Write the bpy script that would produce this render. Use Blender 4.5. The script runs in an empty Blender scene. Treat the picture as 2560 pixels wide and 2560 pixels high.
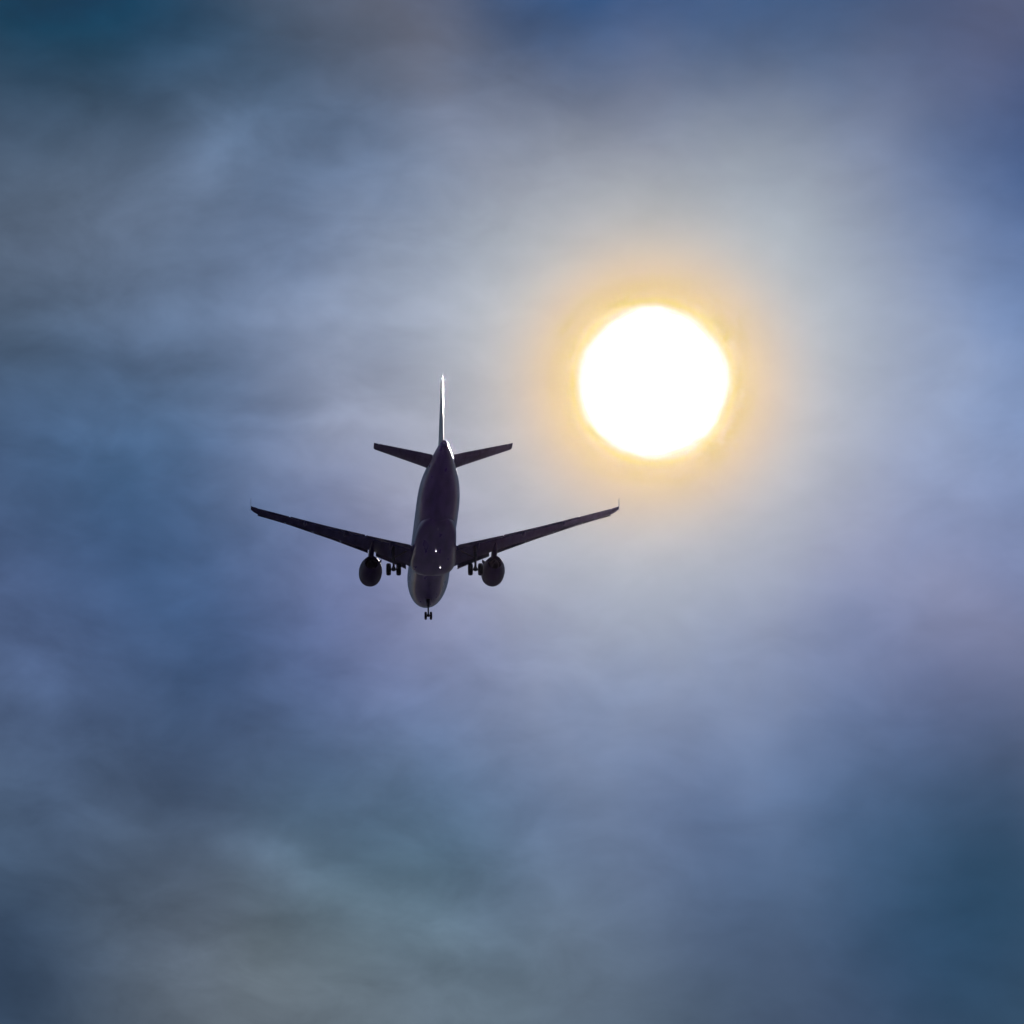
import bpy, bmesh, math, random
from mathutils import Matrix, Vector
R = math.radians
scn = bpy.context.scene
col = scn.collection

# ------------------------------------------------------------------ camera
F_PX = 13000.0 / 2560.0                      # focal length in picture widths
CAM_ELEV = R(23.3)
cam_data = bpy.data.cameras.new('camera')
cam = bpy.data.objects.new('camera', cam_data); col.objects.link(cam)
cam_data.sensor_width = 36.0
cam_data.lens = 36.0 * F_PX
cam_data.clip_start = 0.5
cam_data.clip_end = 60000
CAM_LOC = Vector((0, 0, 1.7))
cam.location = CAM_LOC
cam.rotation_euler = (math.pi / 2 + CAM_ELEV, 0, 0)
scn.camera = cam

# viewing frame on the ground: right, forward, up of the photographer
TILT = Matrix.Rotation(CAM_ELEV, 3, 'X')
AX_R = TILT @ Vector((1, 0, 0)); AX_F = TILT @ Vector((0, 1, 0)); AX_U = TILT @ Vector((0, 0, 1))
SUN_X, SUN_Y = 0.2759, 0.2526                # sun's bearing in half-degrees-of-view units
HALF = 0.5 / F_PX
SUN_DIR = (AX_F + AX_R * SUN_X * HALF + AX_U * SUN_Y * HALF).normalized()

# ------------------------------------------------------------------ sun + exposure
sl = bpy.data.lights.new('sun', 'SUN'); sl.energy = 2.0; sl.angle = R(0.53); sl.color = (1, .93, .8)
so = bpy.data.objects.new('sun', sl); col.objects.link(so)
so.rotation_euler = SUN_DIR.to_track_quat('Z', 'Y').to_euler()
so.location = (0, 0, 50)
vs = scn.view_settings
vs.view_transform = 'Standard'; vs.look = 'None'; vs.exposure = 0; vs.gamma = 1; vs.use_curve_mapping = False

HAZE_DENSITY, HAZE_G = 1.15e-5, .9990

# ------------------------------------------------------------------ sky
world = bpy.data.worlds.new('World'); scn.world = world; world.use_nodes = True
nt = world.node_tree; nt.nodes.clear(); N = nt.nodes; L = nt.links

def node(t, **k):
    n = N.new(t)
    for a, b in k.items(): setattr(n, a, b)
    return n
def plug(inp, v):
    if isinstance(v, bpy.types.NodeSocket): L.new(v, inp)
    else: inp.default_value = v
def m(op, a, b=0.0, c=0.0, clamp=False):
    n = node('ShaderNodeMath', operation=op, use_clamp=clamp)
    plug(n.inputs[0], a); plug(n.inputs[1], b); plug(n.inputs[2], c)
    return n.outputs[0]
def vm(op, a, b=(0, 0, 0), c=(0, 0, 0), s=None, out=0):
    n = node('ShaderNodeVectorMath', operation=op)
    plug(n.inputs[0], a)
    plug(n.inputs[1], b)
    if op in ('MULTIPLY_ADD',): plug(n.inputs[2], c)
    if s is not None: plug(n.inputs[3], s)
    return n.outputs['Value'] if op in ('DOT_PRODUCT', 'LENGTH', 'DISTANCE') else n.outputs[0]
def noise(vec, scale, detail=4, rough=.5, dist=0.0, colour=False):
    n = node('ShaderNodeTexNoise', noise_dimensions='3D')
    plug(n.inputs['Vector'], vec); plug(n.inputs['Scale'], scale)
    n.inputs['Detail'].default_value = detail; n.inputs['Roughness'].default_value = rough
    n.inputs['Distortion'].default_value = dist
    return n.outputs['Color' if colour else 'Fac']
def gauss(r, w): return m('POWER', math.e, m('MULTIPLY', m('MULTIPLY', r, r), -1.0 / (w * w)))
def smooth(v, a, b):
    n = node('ShaderNodeMapRange', interpolation_type='SMOOTHSTEP'); plug(n.inputs[0], v)
    n.inputs[1].default_value = a; n.inputs[2].default_value = b
    return n.outputs[0]
def scaled(colour, v): return vm('SCALE', colour, s=v)
def add(a, b): return vm('ADD', a, b)

tc = node('ShaderNodeTexCoord')
d = vm('NORMALIZE', tc.outputs['Generated'])
df = vm('DOT_PRODUCT', d, tuple(AX_F))
dfc = m('MAXIMUM', df, 0.08)
px = m('DIVIDE', m('DIVIDE', vm('DOT_PRODUCT', d, tuple(AX_R)), dfc), HALF)
py = m('DIVIDE', m('DIVIDE', vm('DOT_PRODUCT', d, tuple(AX_U)), dfc), HALF)
cx = node('ShaderNodeCombineXYZ'); plug(cx.inputs[0], px); plug(cx.inputs[1], py)
P0 = cx.outputs[0]                           # bearing across the cloud sheet
warp = vm('SUBTRACT', noise(P0, 1.6, 4, .5, colour=True), (.5, .5, .5))
P1 = vm('MULTIPLY_ADD', warp, (.16, .16, 0), P0)
warp2 = vm('SUBTRACT', noise(P0, 2.2, 4, .5, colour=True), (.5, .5, .5))
near = node('ShaderNodeMapRange'); plug(near.inputs[0], vm('DISTANCE', P0, (SUN_X, SUN_Y, 0))); near.inputs[1].default_value = .2; near.inputs[2].default_value = .6; near.inputs[3].default_value = .0; near.inputs[4].default_value = .24
Pg = vm('ADD', P0, scaled(warp2, near.outputs[0]))

sunc = (SUN_X, SUN_Y, 0)
r_true = vm('LENGTH', vm('SUBTRACT', P0, sunc))
r_glow = vm('LENGTH', vm('SUBTRACT', Pg, sunc))

# thin cloud: sunlight scattered forward round the sun
AUREOLE = [[0.0526, 0.0781, 0.1127], [-1.8963, 0.363, 0.3551], [0.7994, -0.5489, -1.7186], [0.0868, 0.3569, 0.5937], [0.3408, 0.0958, -0.4888], [0.1719, 0.2703, 0.6399]]
field = AUREOLE[0]
for colr, w in zip(AUREOLE[1:], (.12, .18, .30, .55, 1.05)):
    field = add(field, scaled(colr, gauss(r_true if w < .3 else r_glow, w)))
# banks of thicker and thinner cloud
BANKS = [(-0.95,-0.95,-0.0311,-0.0303,-0.0213),(-0.57,-0.95,0.0487,0.0450,0.0197),(-0.19,-0.95,0.0326,0.0286,-0.0038),(0.19,-0.95,0.0012,-0.0004,-0.0408),(0.57,-0.95,-0.0274,-0.0420,-0.0691),(0.95,-0.95,-0.0292,-0.0268,-0.0410),(-0.95,-0.57,0.0078,0.0168,0.0162),(-0.57,-0.57,-0.0287,-0.0497,-0.0890),(-0.19,-0.57,-0.0478,-0.0279,-0.0867),(0.19,-0.57,-0.0160,-0.0285,-0.0443),(0.57,-0.57,-0.0242,-0.0147,-0.0385),(0.95,-0.57,-0.0577,-0.0663,-0.1263),(-0.95,-0.19,0.0048,-0.0006,0.0218),(-0.57,-0.19,-0.0448,-0.0426,-0.0756),(-0.19,-0.19,-0.0076,-0.0267,0.0210),(0.19,-0.19,-0.0088,0.0214,0.0356),(0.57,-0.19,-0.0382,-0.0182,0.0287),(0.95,-0.19,-0.0025,-0.0371,-0.0701),(-0.95,0.19,-0.0295,-0.0239,-0.0375),(-0.57,0.19,-0.0492,-0.0453,-0.0760),(-0.19,0.19,0.0079,0.0169,0.0218),(0.95,0.19,0.0251,0.0772,0.1438),(-0.95,0.57,0.0297,0.0216,-0.0003),(-0.57,0.57,-0.0006,-0.0181,-0.0697),(-0.19,0.57,-0.0248,0.0216,0.0651),(0.57,0.57,-0.0037,0.0407,0.0752),(0.95,0.57,-0.0717,-0.0768,-0.0914),(-0.95,0.95,-0.0623,-0.0574,-0.0788),(-0.57,0.95,-0.0511,-0.0547,-0.0945),(-0.19,0.95,-0.0510,-0.0900,-0.1936),(0.19,0.95,-0.1344,-0.1196,-0.1220),(0.57,0.95,-0.0652,-0.0767,-0.1302),(0.95,0.95,-0.0430,-0.0692,-0.1192),]
for bx, by, cr, cg, cb in BANKS:
    dist = vm('DISTANCE', P1, (bx, by, 0))
    field = add(field, scaled((cr, cg, cb), gauss(dist, .34)))
# wisps
def rot(vec, deg, sx, sy):
    n = node('ShaderNodeMapping'); plug(n.inputs[0], vec)
    n.inputs['Rotation'].default_value = (0, 0, R(deg)); n.inputs['Scale'].default_value = (sx, sy, 1)
    return n.outputs[0]
w1 = noise(rot(P1, 12, 1.0, 2.6), 1.5, 5, .48, .2)
w2 = noise(rot(P1, 28, 1.3, 3.4), 2.2, 6, .5, .2)
w3 = noise(P1, 1.3, 5, .48, .1)
wis = m('ADD', m('MULTIPLY', w1, .5), m('ADD', m('MULTIPLY', w2, .3), m('MULTIPLY', w3, .5)))
w4 = noise(rot(P1, 18, 1, 1.8), 5.0, 7, .58, .3)
amp = m('ADD', 1.0, m('ADD', m('MULTIPLY', m('SUBTRACT', wis, .65), .42), m('MULTIPLY', m('SUBTRACT', w4, .5), .8)))
# close to the sun the glow drowns the structure
keep = m('MULTIPLY', m('SUBTRACT', 1.0, m('MULTIPLY', gauss(r_true, .5), .85)), m('SUBTRACT', 1.0, m('MULTIPLY', smooth(px, -.2, .5), .4)))
amp = m('ADD', 1.0, m('MULTIPLY', m('SUBTRACT', amp, 1.0), keep))
field = vm('MAXIMUM', field, (.012, .04, .03))
field = scaled(field, amp)
# single wisps: bearing, lean, half length, half width, lightening
P2 = vm('MULTIPLY_ADD', warp, (.16, .16, 0), P0)
P3 = vm('ADD', P2, scaled(vm('SUBTRACT', noise(P0, 7, 5, .55, colour=True), (.5, .5, .5)), .05))
WISPS = [(-.48, -.64, -22, .17, .035, .42), (-.22, -.77, -20, .26, .05, .28), (-.74, -.60, -12, .22, .03, .16), (-.98, -.92, -35, .16, .10, -.30), (-.55, -.90, -6, .35, .05, .16),
         (-.53, .74, 18, .14, .07, .34), (-.60, .66, 60, .10, .05, .25), (-.74, .58, 35, .17, .07, .22), (-.80, .80, 12, .25, .06, -.12), (-.68, .86, 25, .20, .04, .18),
         (-.62, .41, 4, .40, .035, .20), (-.35, .38, 2, .30, .03, .16), (-.95, .38, -6, .12, .08, -.12), (-.70, .30, -3, .30, .035, -.14), (-.34, .18, -2, .26, .02, .14), (-.45, .24, 3, .3, .03, -.10),
         (-.88, .02, -4, .25, .06, -.08), (-.75, .15, -3, .28, .03, .14), (-.93, -.34, -40, .10, .05, .22), (-.60, -.34, -15, .22, .07, -.08), (-.80, -.45, -20, .2, .05, -.12), (-.28, -.38, -8, .3, .05, .10)]
wsum = 0.0
for wx, wy, lean, hl, hw_, gain in WISPS:
    mp = node('ShaderNodeMapping', vector_type='TEXTURE'); plug(mp.inputs[0], P3)
    mp.inputs['Location'].default_value = (wx, wy, 0); mp.inputs['Rotation'].default_value = (0, 0, R(lean)); mp.inputs['Scale'].default_value = (hl, hw_, 1)
    wsum = m('ADD', wsum, m('MULTIPLY', gauss(vm('LENGTH', mp.outputs[0]), 1.0), gain))
field = scaled(field, m('ADD', 1.0, wsum))
# faint lens-flare streaks painted into the sky colour as soft lobes
flare_dir = vm('NORMALIZE', vm('SUBTRACT', Pg, sunc))
window = m('MULTIPLY', smooth(r_glow, .30, .75), m('SUBTRACT', 1.0, smooth(r_glow, 1.0, 1.9)))
for ang, width, cr in ((126.5, 8.5, (.050, .041, .036)), (48, 11, (.042, .035, .034)), (-37, 8, (.038, .032, .033)), (-97, 8, (.018, .02, .02)), (-75, 6, (.012, .014, .018)), (92, 7, (.022, .018, .02))):
    dt = vm('DOT_PRODUCT', flare_dir, (math.cos(R(ang)), math.sin(R(ang)), 0))
    lobe = m('POWER', math.e, m('MULTIPLY', m('SUBTRACT', dt, 1.0), 2 / R(width) ** 2))
    field = add(field, scaled(cr, m('MULTIPLY', lobe, window)))
# grey-olive tint where the cloud is thick, blue where it thins
tint = m('MULTIPLY', m('MULTIPLY', m('SUBTRACT', w3, .5), .10), keep)
field = add(field, scaled((.12, .09, -.10), tint))
field = vm('MAXIMUM', field, (.012, .045, .04))
# the sun itself, burning through
edge = m('ADD', r_true, m('MULTIPLY', m('SUBTRACT', noise(P0, 9, 3, .5), .5), .018))
disc = m('SUBTRACT', 1.0, smooth(edge, .114, .164))
field = add(field, scaled((2.2, 2.2, 2.3), m('MULTIPLY', disc, disc)))

sky = node('ShaderNodeTexSky', sky_type='NISHITA', sun_disc=False)
sky.sun_elevation = math.asin(SUN_DIR.z)
sky.sun_rotation = math.atan2(SUN_DIR.x, SUN_DIR.y)
sky.air_density = 1.2; sky.dust_density = .4
bg1 = node('ShaderNodeBackground'); L.new(sky.outputs[0], bg1.inputs[0]); bg1.inputs[1].default_value = .05
bg2 = node('ShaderNodeBackground'); plug(bg2.inputs[0], field); bg2.inputs[1].default_value = 1.0
cover = smooth(df, .80, .965)                # cloud cover opens towards the rest of the sky
cover = m('ADD', .6, m('MULTIPLY', cover, .4))
mix = node('ShaderNodeMixShader'); plug(mix.inputs[0], cover); L.new(bg1.outputs[0], mix.inputs[1]); L.new(bg2.outputs[0], mix.inputs[2])
wo = node('ShaderNodeOutputWorld'); L.new(mix.outputs[0], wo.inputs[0])

# ------------------------------------------------------------------ materials
def material(name, base, rough=.35, metal=0.0, dirt=0.0, scale=1.2, emit=None, coat=0.0, bump=0.0, spec=.5):
    mt = bpy.data.materials.new(name); mt.use_nodes = True
    t = mt.node_tree; b = t.nodes['Principled BSDF']
    b.inputs['Base Color'].default_value = (*base, 1); b.inputs['Roughness'].default_value = rough
    b.inputs['Metallic'].default_value = metal; b.inputs['Coat Weight'].default_value = coat
    b.inputs['Coat Roughness'].default_value = .08; b.inputs['Specular IOR Level'].default_value = spec
    if emit: b.inputs['Emission Color'].default_value = (*emit[0], 1); b.inputs['Emission Strength'].default_value = emit[1]
    tcn = t.nodes.new('ShaderNodeTexCoord')
    mp = t.nodes.new('ShaderNodeMapping'); mp.inputs['Scale'].default_value = (1.6, .35, 1.0)
    t.links.new(tcn.outputs['Object'], mp.inputs[0])
    nz = t.nodes.new('ShaderNodeTexNoise'); nz.inputs['Scale'].default_value = scale; nz.inputs['Detail'].default_value = 7
    t.links.new(mp.outputs[0], nz.inputs['Vector'])
    if dirt:
        mx = t.nodes.new('ShaderNodeMix'); mx.data_type = 'RGBA'
        rp = t.nodes.new('ShaderNodeMapRange'); rp.inputs[1].default_value = .38; rp.inputs[2].default_value = .72
        rp.inputs[4].default_value = dirt
        t.links.new(nz.outputs['Fac'], rp.inputs[0]); t.links.new(rp.outputs[0], mx.inputs[0])
        mx.inputs[6].default_value = (*base, 1); mx.inputs[7].default_value = (base[0] * .3, base[1] * .28, base[2] * .25, 1)
        t.links.new(mx.outputs[2], b.inputs['Base Color'])
        rr = t.nodes.new('ShaderNodeMapRange'); rr.inputs[3].default_value = rough - .05; rr.inputs[4].default_value = rough + .18
        t.links.new(nz.outputs['Fac'], rr.inputs[0]); t.links.new(rr.outputs[0], b.inputs['Roughness'])
    if bump:
        bp = t.nodes.new('ShaderNodeBump'); bp.inputs['Strength'].default_value = bump; bp.inputs['Distance'].default_value = .02
        t.links.new(nz.outputs['Fac'], bp.inputs['Height']); t.links.new(bp.outputs[0], b.inputs['Normal'])
    return mt
M_BODY = material('fuselage_flare_tint', (.16, .08, .42), .24, 0, .55, .9, coat=.5)  # violet cast of the lens flare put into the base colour
M_WING = material('wing_flare_tint', (.06, .055, .22), .42, 0, .6, 1.6)  # grey wing coloured navy: the flare's veil is painted in
M_SLAT = material('slat_metal', (.30, .31, .36), .33, .7, .4, 1.6)
M_FIN = material('fin_paint', (.36, .42, .46), .27, 0, .25, 1.0, coat=.3)
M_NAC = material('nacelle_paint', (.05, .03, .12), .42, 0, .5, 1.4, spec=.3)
M_HOT = material('exhaust_metal', (.05, .045, .05), .55, .6, .5, 3)
M_GEAR = material('gear_steel', (.10, .10, .12), .45, .4, .5, 5)
M_TYRE = material('tyre_rubber', (.018, .018, .02), .75, 0, .3, 6, bump=.2)
M_RIM = material('wheel_rim', (.16, .16, .18), .4, .7, .4, 6)
M_LAMP = material('lamp_glass', (.9, .9, .9), .1, emit=((1, .97, .92), 3))

# ------------------------------------------------------------------ mesh helpers
C0 = 18.785                                  # station of the body origin, metres aft of the nose
def ST(x, s, z): return Vector((x, C0 - s, z))

def loft(bm, rings, caps=(True, True), mi=0):
    vr = [[bm.verts.new(p) for p in ring] for ring in rings]
    n = len(vr[0])
    for a, b in zip(vr, vr[1:]):
        for i in range(n):
            f = bm.faces.new((a[i], a[(i + 1) % n], b[(i + 1) % n], b[i])); f.smooth = True; f.material_index = mi
    for c, ring in zip(caps, (vr[0], vr[-1])):
        if c:
            try:
                f = bm.faces.new(ring); f.material_index = mi
            except ValueError: pass
def tube(bm, p, q, r0, r1=None, n=14, mi=0):
    r1 = r0 if r1 is None else r1
    p, q = Vector(p), Vector(q); ax = (q - p).normalized()
    u = ax.orthogonal().normalized(); v = ax.cross(u)
    ring = lambda c, r: [c + (u * math.cos(t) + v * math.sin(t)) * r for t in [2 * math.pi * i / n for i in range(n)]]
    loft(bm, [ring(p, r0), ring(q, r1)], mi=mi)
def revolve(bm, centre, axis, prof, n=36, mi=0, squash=1.0, caps=(True, True)):
    ax = Vector(axis).normalized(); u = ax.orthogonal().normalized() if abs(ax.y) < .9 else Vector((1, 0, 0))
    v = ax.cross(u)
    rings = []
    for a, r in prof:
        c = Vector(centre) + ax * a
        rings.append([c + (u * math.cos(t) + v * math.sin(t) * squash) * r for t in [2 * math.pi * i / n for i in range(n)]])
    loft(bm, rings, caps, mi)
def prism(bm, pts, thick, axis=0, mi=0):
    off = Vector((0, 0, 0)); off[axis] = thick / 2
    loft(bm, [[Vector(p) - off for p in pts], [Vector(p) + off for p in pts]], mi=mi)

ORG = Vector((0, C0 - 17.71, -4.1))          # the thing's base: ground point between the main wheels
def make(name, bm, mats, parent, label=None, angle=35, bevel=0.0):
    bmesh.ops.remove_doubles(bm, verts=bm.verts, dist=1e-5)
    bmesh.ops.recalc_face_normals(bm, faces=bm.faces)
    me = bpy.data.meshes.new(name); bm.to_mesh(me); bm.free()
    for mt in (mats if isinstance(mats, (list, tuple)) else [mats]): me.materials.append(mt)
    for p in me.polygons: p.use_smooth = True
    me.set_sharp_from_angle(angle=R(angle))
    o = bpy.data.objects.new(name, me); col.objects.link(o); o.parent = parent
    if parent is plane: o.location = -ORG
    if label: o['label'] = label
    if bevel:
        bv = o.modifiers.new('bevel', 'BEVEL'); bv.width = bevel; bv.segments = 2; bv.limit_method = 'ANGLE'
    return o
def structure(name, bm, mt):
    me = bpy.data.meshes.new(name); bm.to_mesh(me); bm.free(); me.materials.append(mt)
    o = bpy.data.objects.new(name, me); col.objects.link(o); o['kind'] = 'structure'; return o

# ------------------------------------------------------------------ ground (below the picture), tinted blue to bounce fill onto the belly
M_GROUND = material('ground_blue_fill', (.065, .060, .115), .95, 0, .6, .02, spec=.1)
bm = bmesh.new()
bmesh.ops.create_grid(bm, x_segments=16, y_segments=16, size=12000)
structure('ground', bm, M_GROUND)

# ------------------------------------------------------------------ violet air volume added to imitate the lens's veiling glare over the aircraft
hz = bpy.data.materials.new('glare_haze'); hz.use_nodes = True; ht = hz.node_tree
ht.nodes.remove(ht.nodes['Principled BSDF'])
pv = ht.nodes.new('ShaderNodeVolumePrincipled'); pv.inputs['Color'].default_value = (.60, .45, .74, 1)
pv.inputs['Density'].default_value = HAZE_DENSITY; pv.inputs['Anisotropy'].default_value = HAZE_G
ht.links.new(pv.outputs[0], ht.nodes['Material Output'].inputs['Volume'])
bm = bmesh.new(); bmesh.ops.create_cube(bm, size=1.0)
bmesh.ops.scale(bm, verts=bm.verts, vec=(24400, 24400, 226)); bmesh.ops.translate(bm, verts=bm.verts, vec=(0, 0, 112))
me = bpy.data.meshes.new('glare_haze'); bm.to_mesh(me); bm.free(); me.materials.append(hz)
ho = bpy.data.objects.new('glare_haze', me); col.objects.link(ho); ho['kind'] = 'stuff'

# ------------------------------------------------------------------ airliner
plane = bpy.data.objects.new('airliner', None); col.objects.link(plane)
plane['label'] = 'dark twin-engine jet airliner with landing gear down, flying away beside the sun'
plane['category'] = 'airliner'
yaw, pitch, roll = R(3.728), R(-20.301), R(.03)
att = (Matrix.Rotation(yaw, 3, 'Z') @ Matrix.Rotation(pitch, 3, 'X') @ Matrix.Rotation(roll, 3, 'Y'))
pos_view = Vector((-7.189, 482.209, -1.663))
M_att = TILT @ att
plane.matrix_world = Matrix.Translation(CAM_LOC + TILT @ pos_view + M_att @ ORG) @ M_att.to_4x4()

# fuselage
SEC = [(.0, .03, -.52, -.58), (.12, .34, -.25, -.86), (.35, .62, .02, -1.08), (.7, .90, .28, -1.30), (1.2, 1.18, .58, -1.53), (1.9, 1.45, 1.05, -1.74),
       (2.6, 1.64, 1.45, -1.87), (3.4, 1.79, 1.76, -1.96), (4.5, 1.91, 1.98, -2.03), (6.0, 1.975, 2.07, -2.07), (9, 1.975, 2.07, -2.07), (13, 1.975, 2.07, -2.07),
       (18, 1.975, 2.07, -2.07), (22, 1.975, 2.07, -2.07), (23.8, 1.97, 2.07, -2.05), (25.2, 1.965, 2.07, -1.97), (26.6, 1.94, 2.07, -1.78), (28.2, 1.87, 2.06, -1.46),
       (30, 1.71, 2.04, -1.03), (31.6, 1.47, 2.01, -.63), (33.2, 1.19, 1.97, -.21), (34.6, .93, 1.92, .16), (35.8, .70, 1.86, .49), (36.8, .47, 1.79, .82), (37.4, .33, 1.73, 1.04), (37.57, .26, 1.68, 1.12)]
def section(s, hw, zt, zb, n=56):
    zc, hh = (zt + zb) / 2, (zt - zb) / 2
    return [ST(hw * math.sin(2 * math.pi * i / n), s, zc + hh * math.cos(2 * math.pi * i / n)) for i in range(n)]
def catmull(rows, k=4):
    out = []
    for i in range(len(rows) - 1):
        p0, p1, p2, p3 = rows[max(i - 1, 0)], rows[i], rows[i + 1], rows[min(i + 2, len(rows) - 1)]
        for j in range(k):
            t = j / k
            out.append(tuple(.5 * (2 * b + (c - a) * t + (2 * a - 5 * b + 4 * c - dd) * t * t + (3 * b - a - 3 * c + dd) * t ** 3) for a, b, c, dd in zip(p0, p1, p2, p3)))
    return out + [rows[-1]]
bm = bmesh.new()
loft(bm, [section(*r) for r in catmull(SEC, 3)])
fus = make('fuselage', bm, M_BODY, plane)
bm = bmesh.new()                             # tail cone outlet
revolve(bm, ST(0, 37.55, 1.40), (0, -1, .05), [(0, .2), (.06, .19), (.06, .15), (-.1, .14)], 24)
make('exhaust_outlet', bm, M_HOT, fus)
for x, s, h, c in ((0, 9.0, .34, .42), (0, 24.6, .32, .40)):   # blade antennas under the belly
    bm = bmesh.new()
    zb = -2.06 if s < 20 else -2.0
    loft(bm, [[ST(x + sx * .03, s + q * c, zb + .05) for sx, q in ((-1, .4), (0, 0), (1, .4), (0, 1))], [ST(x + sx * .02, s + .2 + q * c * .6, zb - h) for sx, q in ((-1, .4), (0, 0), (1, .4), (0, 1))]])
    make('antenna', bm, M_BODY, fus)

# belly fairing where the wings join: a flat-bottomed bathtub
FAIR = [(11.9, .9, -1.97, .5), (12.1, 1.42, -2.13, .75), (12.5, 1.80, -2.28, 1.0), (13.2, 2.06, -2.38, 1.2), (14.2, 2.18, -2.44, 1.3), (15.5, 2.18, -2.46, 1.3), (17.0, 2.10, -2.46, 1.3), (18.6, 2.00, -2.43, 1.2),
        (20.2, 1.93, -2.36, 1.1), (22.0, 1.84, -2.25, 1.0), (23.8, 1.66, -2.13, .85), (25.4, 1.3, -2.02, .7), (26.3, .9, -1.88, .5)]
def tub(s, hw, zb, hh, n=40):
    zt = zb + hh; pts = []
    for i in range(n):
        a = math.pi * i / (n - 1)            # lower superellipse from right to left, closed above inside the body
        c, sn = math.cos(a), math.sin(a)
        e = 2 / 2.9
        pts.append(ST(hw * math.copysign(abs(c) ** e, c), s, zt - hh * sn ** e))
    return pts
bm = bmesh.new(); loft(bm, [tub(*r) for r in catmull(FAIR, 3)])
make('belly_fairing', bm, M_BODY, plane)

# lights under the belly
for x, s, z in ((.05, 19.75, -2.44), (.66, 15.35, -2.48)):
    bm = bmesh.new(); revolve(bm, ST(x, s, z), (0, 0, -1), [(-.02, .055), (.03, .05), (.055, .03), (.065, .01)], 16)
    make('belly_light', bm, M_LAMP, plane)

# wings ---------------------------------------------------------------
def yt(u, t): return t / .2 * (.2969 * math.sqrt(max(u, 0)) - .126 * u - .3516 * u * u + .2843 * u ** 3 - .1036 * u ** 4)
def camber(u, k=.018): return k * (4 * u * (1 - u)) + k * .6 * math.sin(math.pi * u * u)
# y, leading edge s, trailing edge s, z, thickness, incidence
WST = [(1.3, 11.5, 18.9, -1.42, .15, 4.0), (2.0, 12.3, 18.9, -1.32, .148, 3.7), (2.5, 13.0, 18.9, -1.24, .145, 3.5), (4.2, 13.98, 18.93, -.92, .135, 2.8), (6.35, 15.12, 19.0, -.50, .12, 2.0), (9.5, 16.62, 19.34, .10, .115, 1.1), (11.5, 17.45, 19.70, .48, .11, .5),
       (13.4, 18.20, 20.06, .86, .108, 0), (15.0, 18.82, 20.50, 1.13, .105, -.6), (16.42, 19.36, 20.92, 1.35, .10, -1.0), (16.75, 19.72, 21.04, 1.41, .10, -1.0), (17.02, 20.25, 21.14, 1.46, .09, -1.0)]
def wing_at(y):
    for a, b in zip(WST, WST[1:]):
        if a[0] <= y <= b[0]:
            t = (y - a[0]) / (b[0] - a[0]); return tuple(p + (q - p) * t for p, q in zip(a, b))
    return WST[-1]
def foil_pt(y, u, up, sx, shift=(0, 0)):
    _, le, te, z, th, inc = wing_at(y); c = te - le
    h = camber(u) + (yt(u, th) if up else -yt(u, th))
    ds, dz = u * c, h * c
    a = R(inc); ds, dz = ds - .4 * c, dz
    return ST(sx * y, le + .4 * c + ds * math.cos(a) + dz * math.sin(a) + shift[0], z - ds * math.sin(a) + dz * math.cos(a) + shift[1])
def foil_ring(y, u1, sx, n=16):
    us = [u1 * (1 - math.cos(math.pi * i / n)) / 2 for i in range(n + 1)]
    return [foil_pt(y, u, True, sx) for u in reversed(us)] + [foil_pt(y, u, False, sx) for u in us[1:]]
def span(a, b, k): return [a + (b - a) * i / k for i in range(k + 1)]
def swing(p, pivot, ang, sx):
    """turn a point about a spanwise hinge; positive lowers the trailing edge"""
    dy, dz = p.y - pivot.y, p.z - pivot.z
    c, s = math.cos(ang), math.sin(ang)
    return Vector((p.x, pivot.y + dy * c - dz * s, pivot.z + dy * s + dz * c))
def panel(y0, y1, u0, ang, aft, drop, sx, k=6):
    """flap or aileron: rounded nose, sharp tail"""
    rings = []
    for y in span(y0, y1, k):
        _, le, te, z, th, inc = wing_at(y); c = te - le
        nose = foil_pt(y, u0, True, sx), foil_pt(y, u0, False, sx)
        pts = [foil_pt(y, u, True, sx) for u in (1.0, .95, .9, u0 + .06, u0 + .02)] + [nose[0].lerp(nose[1], .3) + Vector((0, .012 * c, 0)), nose[0].lerp(nose[1], .7) + Vector((0, .012 * c, 0))] + [foil_pt(y, u, False, sx) for u in (u0 + .02, u0 + .06, .9, .95, .9995)]
        piv = nose[0].lerp(nose[1], .5)
        rings.append([swing(p, piv, ang, sx) + Vector((0, -aft * c, -drop * c)) for p in pts])
    bm = bmesh.new(); loft(bm, rings); return bm
def slat(y0, y1, sx, ang=R(23), k=8):
    rings = []
    for y in span(y0, y1, k):
        _, le, te, z, th, inc = wing_at(y); c = te - le
        outer = [foil_pt(y, u, True, sx) for u in (.17, .12, .075, .04, .018, .005, 0)] + [foil_pt(y, u, False, sx) for u in (.006, .018, .035, .05)]
        a, b = outer[-1], outer[0]
        inner = [a.lerp(b, t) + Vector((0, .035 * c * math.sin(math.pi * t), .006 * c * math.sin(math.pi * t))) for t in (.2, .4, .6, .8)]
        piv = foil_pt(y, .1, False, sx)
        rings.append([swing(p, piv, -ang, sx) + Vector((0, .05 * c, -.036 * c)) for p in outer + inner])
    bm = bmesh.new(); loft(bm, rings); return bm

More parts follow.
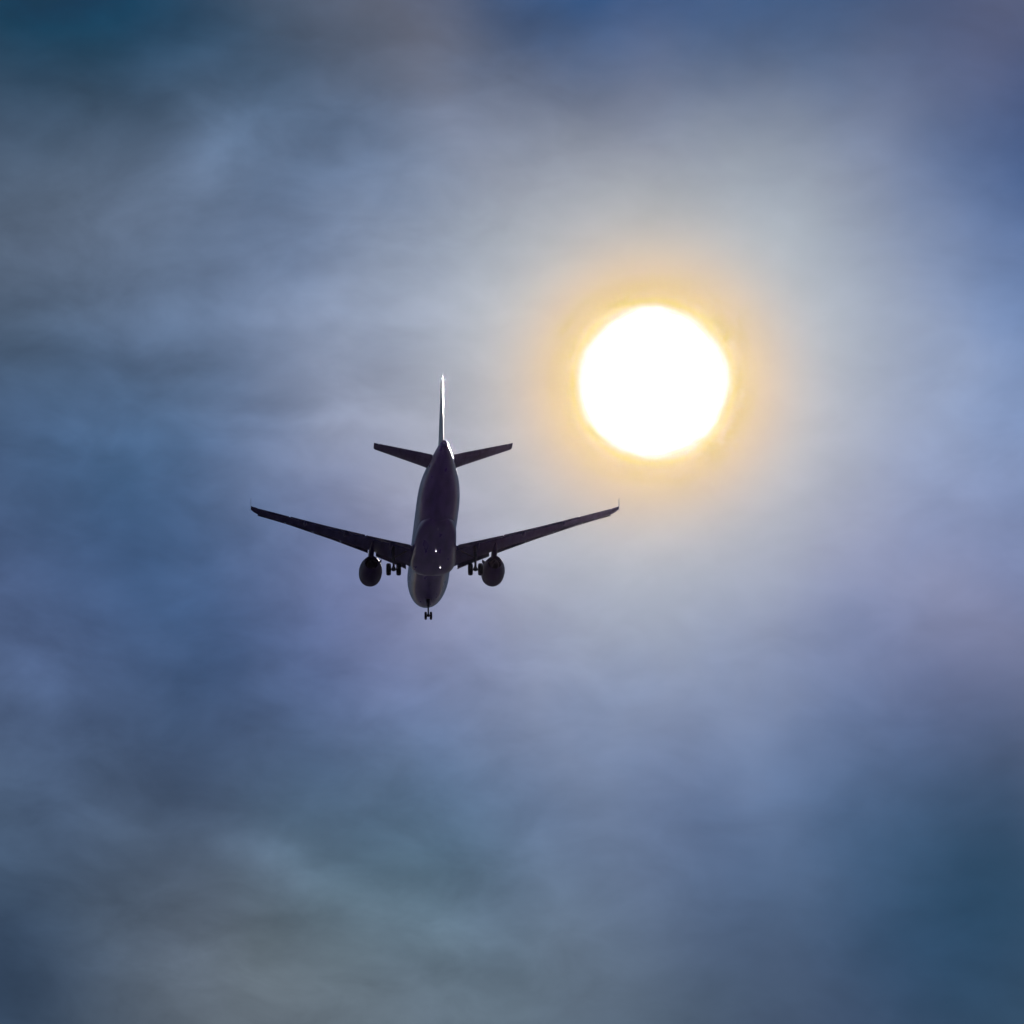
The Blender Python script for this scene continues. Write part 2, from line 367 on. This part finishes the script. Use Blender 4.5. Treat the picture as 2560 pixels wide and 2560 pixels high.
for sx in (-1, 1):
    bm = bmesh.new()
    ys = [1.3, 2.0, 3.2, 4.2, 5.3, 6.35, 7.9, 9.5, 10.5, 11.5, 12.5, 13.4, 14.2, 15.0, 15.8, 16.40]
    rings = [foil_ring(y, .77, sx) for y in ys] + [foil_ring(y, 1.0, sx) for y in (16.405, 16.6, 16.8, 16.92, 17.02)]
    loft(bm, rings)
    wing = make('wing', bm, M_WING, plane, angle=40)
    make('flap', panel(2.25, 6.33, .775, R(4), .05, .006, sx), M_WING, wing)
    make('flap', panel(6.45, 13.33, .775, R(4), .065, .006, sx, 10), M_WING, wing)
    make('aileron', panel(13.50, 16.36, .785, R(4), 0, 0, sx), M_WING, wing)
    make('slat', slat(2.42, 5.30, sx), M_SLAT, wing)
    for y0, y1 in ((6.05, 8.6), (8.63, 11.2), (11.23, 13.8), (13.83, 16.38)):
        make('slat', slat(y0, y1, sx), M_SLAT, wing)
    for y, ln in ((4.05, 2.0), (8.3, 2.7), (12.0, 2.2)):
        _, le, te, z, th, inc = wing_at(y); c = te - le
        a = foil_pt(y, .52, False, sx); b = foil_pt(y, 1.0, False, sx) + Vector((0, -.32, -.24))
        bm = bmesh.new(); rings = []
        for t, r in ((0, .01), (.04, .06), (.15, .12), (.35, .17), (.6, .17), (.8, .12), (.93, .06), (1, .01)):
            p = a.lerp(b, t) + Vector((0, 0, -.02))
            rings.append([p + Vector((math.sin(q) * r, 0, math.cos(q) * r * 1.35)) for q in [2 * math.pi * i / 14 for i in range(14)]])
        loft(bm, rings); make('flap_track_fairing', bm, M_WING, wing)
    bm = bmesh.new()                         # arrow-shaped tip fence
    tip = WST[-1]; x = sx * 17.03
    loft(bm, [[Vector((x - .012 * w_, 0, 0)) + v for v in prof] for w_, prof in ((1, [ST(0, 20.35, 1.46), ST(.0, 21.05, 2.16), ST(.0, 21.38, 2.18), ST(0, 21.25, 1.46), ST(0, 21.2, 1.08), ST(0, 20.95, 1.10)]),
                                                                          (-1, [ST(0, 20.35, 1.46), ST(.0, 21.05, 2.16), ST(.0, 21.38, 2.18), ST(0, 21.25, 1.46), ST(0, 21.2, 1.08), ST(0, 20.95, 1.10)]))])
    make('wingtip_fence', bm, M_FIN, wing)

# tailplane -----------------------------------------------------------
TST = [(.35, 31.35, 35.35, 1.02, .10), (1.0, 31.75, 35.40, 1.13, .10), (2.0, 32.38, 35.62, 1.28, .10), (4.0, 33.62, 36.06, 1.53, .095), (6.0, 34.86, 36.5, 1.78, .09), (6.16, 35.02, 36.54, 1.80, .085), (6.23, 35.3, 36.52, 1.81, .06)]
def tail_ring(row, u0, u1, sx, n=12):
    y, le, te, z, th = row; c = te - le
    us = [u0 + (u1 - u0) * (1 - math.cos(math.pi * i / n)) / 2 for i in range(n + 1)]
    return [ST(sx * y, le + u * c, z + yt(u, th) * c) for u in reversed(us)] + [ST(sx * y, le + u * c, z - yt(u, th) * c) for u in us[1:]]
for sx in (-1, 1):
    bm = bmesh.new(); loft(bm, [tail_ring(r, 0, .72 if r[0] < 5.5 else 1.0, sx) for r in TST[:4]] + [tail_ring(tuple(a + (b - a) * .9 for a, b in zip(TST[3], TST[4])), 0, .72, sx)] + [tail_ring(tuple(a + (b - a) * .905 for a, b in zip(TST[3], TST[4])), 0, 1, sx)] + [tail_ring(r, 0, 1, sx) for r in TST[4:]])
    hs = make('tailplane', bm, M_WING, plane)
    e0 = tuple(a + (b - a) * .9 for a, b in zip(TST[0], TST[1])); e1 = tuple(a + (b - a) * .89 for a, b in zip(TST[3], TST[4]))
    bm = bmesh.new(); loft(bm, [tail_ring(r, .728, 1, sx) for r in (e0, TST[2], TST[3], e1)])
    make('elevator', bm, M_WING, hs)

# fin -----------------------------------------------------------------
FST = [(1.55, 29.6, 35.35, .095), (2.3, 30.25, 35.55, .097), (4.0, 31.72, 35.98, .098), (6.0, 33.42, 36.48, .10), (7.7, 34.85, 36.92, .10), (7.98, 35.15, 36.99, .085), (8.12, 35.6, 37.02, .05)]
def fin_ring(row, u0, u1, n=12):
    z, le, te, th = row; c = te - le
    us = [u0 + (u1 - u0) * (1 - math.cos(math.pi * i / n)) / 2 for i in range(n + 1)]
    return [ST(yt(u, th) * c, le + u * c, z) for u in reversed(us)] + [ST(-yt(u, th) * c, le + u * c, z) for u in us[1:]]
FN = catmull(FST[:5], 3)
bm = bmesh.new(); loft(bm, [fin_ring(r, 0, .70) for r in FN] + [fin_ring(tuple(a + (b - a) * .05 for a, b in zip(FST[4], FST[5])), 0, 1)] + [fin_ring(r, 0, 1) for r in FST[5:]])
fin = make('tail_fin', bm, M_FIN, plane)
bm = bmesh.new(); loft(bm, [fin_ring(r, .706, 1) for r in FN[2:]])
make('rudder', bm, M_FIN, fin)

# engines -------------------------------------------------------------
for sx in (-1, 1):
    ex, ez = sx * 5.75, -1.93
    bm = bmesh.new()
    ax = (0, -1, -.035)                      # nacelle points slightly up at the front
    ctr = ST(ex, 11.2, ez)
    revolve(bm, ctr, ax, [(.9, .78), (.5, .80), (.12, .84), (.02, .89), (0, .93), (.03, .96), (.15, 1.0), (.5, 1.05), (1.1, 1.085), (1.8, 1.09), (2.5, 1.05), (3.1, .97), (3.7, .85), (4.2, .73), (4.5, .65), (4.5, .62), (4.2, .62), (3.6, .62)], 44)
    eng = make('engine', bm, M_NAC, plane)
    bm = bmesh.new(); revolve(bm, ctr, ax, [(.91, .05), (.91, .77), (.95, .77)], 36); revolve(bm, ctr, ax, [(.3, .01), (.5, .13), (.92, .26)], 24)
    make('fan', bm, M_HOT, eng)
    bm = bmesh.new(); revolve(bm, ctr, ax, [(3.62, .61), (3.7, .42), (4.3, .34), (4.75, .16), (5.0, .03)], 28)
    make('exhaust_cone', bm, M_HOT, eng)
    bm = bmesh.new(); rings = []             # pylon
    for s, w, zt, zb in ((12.2, .05, -.86, -1.0), (12.8, .16, -.70, -1.1), (13.8, .23, -.58, -1.2), (14.9, .25, -.62, -1.32), (15.7, .24, -.72, -1.30), (16.6, .18, -.80, -1.22), (17.6, .09, -.84, -1.08), (18.2, .02, -.88, -.98)):
        rings.append([ST(ex + w * a, s, zt + (zb - zt) * b) for a, b in ((-.8, 0), (-1, .25), (-1, .8), (-.7, 1), (.7, 1), (1, .8), (1, .25), (.8, 0))])
    loft(bm, rings); make('pylon', bm, M_NAC, eng, angle=50)
    a = R(48); xi = -sx                      # strake on the inboard cowl
    nrm = Vector((xi * math.sin(a), 0, math.cos(a)))
    base = ST(ex, 0, ez) + nrm * 1.05
    tang = nrm.cross(Vector((0, 1, 0)))
    bm = bmesh.new(); loft(bm, [[base + Vector((0, -s, 0)) + nrm * h + tang * t for s, h in ((11.9, -.03), (12.9, .34), (13.5, .34), (13.5, -.08))] for t in (-.015, .015)])
    make('nacelle_strake', bm, M_NAC, eng)

# landing gear --------------------------------------------------------
def wheel_bm(cx, s, z, rad, wid, side):
    bm = bmesh.new(); h = wid / 2
    revolve(bm, ST(cx, s, z), (1, 0, 0), [(-h * .80, rad * .52), (-h * .95, rad * .62), (-h, rad * .78), (-h * .86, rad * .92), (-h * .55, rad * .985), (0, rad), (h * .55, rad * .985), (h * .86, rad * .92), (h, rad * .78), (h * .95, rad * .62), (h * .80, rad * .52)], 36, caps=(False, False))
    revolve(bm, ST(cx, s, z), (1, 0, 0), [(-h * .80, rad * .52), (-h * .55, rad * .44), (-h * .45, rad * .2), (-h * .7, rad * .12), (h * .7, rad * .12), (h * .45, rad * .2), (h * .55, rad * .44), (h * .80, rad * .52)], 28, mi=1)
    return bm
for sx in (-1, 1):
    gx, zz = sx * 3.795, -3.50
    bm = bmesh.new()
    tube(bm, ST(gx, 17.55, -1.2), ST(gx, 17.66, -2.55), .155, .15)
    tube(bm, ST(gx, 17.66, -2.5), ST(gx, 17.71, -3.5), .095)
    tube(bm, ST(gx - .44, 17.71, zz), ST(gx + .44, 17.71, zz), .10)
    revolve(bm, ST(gx, 17.71, zz), (0, 0, 1), [(-.17, .05), (-.13, .17), (.12, .19), (.3, .12)], 18)
    tube(bm, ST(gx, 17.64, -2.35), ST(gx - sx * 1.25, 17.3, -1.55), .07)            # side stay
    tube(bm, ST(gx, 17.86, -2.5), ST(gx, 18.12, -2.98), .05); tube(bm, ST(gx, 18.12, -2.98), ST(gx, 17.84, -3.42), .05)   # torque links
    tube(bm, ST(gx + .1, 17.55, -1.6), ST(gx + .1, 17.62, -3.2), .025, n=8)
    g = make('main_landing_gear', bm, M_GEAR, plane, angle=40)
    for dx in (-.465, .465): make('wheel', wheel_bm(gx + dx, 17.71, zz, .575, .43, sx), [M_TYRE, M_RIM], g)
    bm = bmesh.new()                         # leg door on the outboard side
    loft(bm, [[ST(gx + sx * (.24 + k), s, z) for s, z in ((17.2, -1.25), (17.95, -1.25), (17.95, -2.35), (17.3, -2.35))] for k in (0, .03)])
    make('gear_door', bm, M_WING, g)
zn = -3.66
bm = bmesh.new()
tube(bm, ST(0, 5.25, -1.7), ST(0, 5.12, -2.8), .22, .12)
tube(bm, ST(0, 5.12, -2.7), ST(0, 5.07, zn), .075)
tube(bm, ST(-.25, 5.07, zn), ST(.25, 5.07, zn), .07)
revolve(bm, ST(0, 5.07, zn), (0, 0, 1), [(-.11, .06), (-.08, .12), (.1, .12), (.22, .08)], 16)
tube(bm, ST(0, 5.1, -2.6), ST(0, 3.9, -1.85), .05)
tube(bm, ST(0, 5.2, -2.75), ST(0, 5.42, -3.1), .04); tube(bm, ST(0, 5.42, -3.1), ST(0, 5.15, -3.5), .04)
tube(bm, ST(-.15, 4.95, -2.55), ST(.15, 4.95, -2.55), .09)
ng = make('nose_landing_gear', bm, M_GEAR, plane, angle=40)
for dx in (-.25, .25): make('wheel', wheel_bm(dx, 5.07, zn, .385, .225, 1), [M_TYRE, M_RIM], ng)
for sx in (-1, 1):
    bm = bmesh.new()
    loft(bm, [[ST(sx * (x0 + k), s, z) for s, x0, z in ((5.0, .33, -1.95), (5.7, .33, -1.98), (5.65, .20, -2.55), (5.1, .20, -2.55))] for k in (0, .025)])
    make('gear_door', bm, M_BODY, ng)
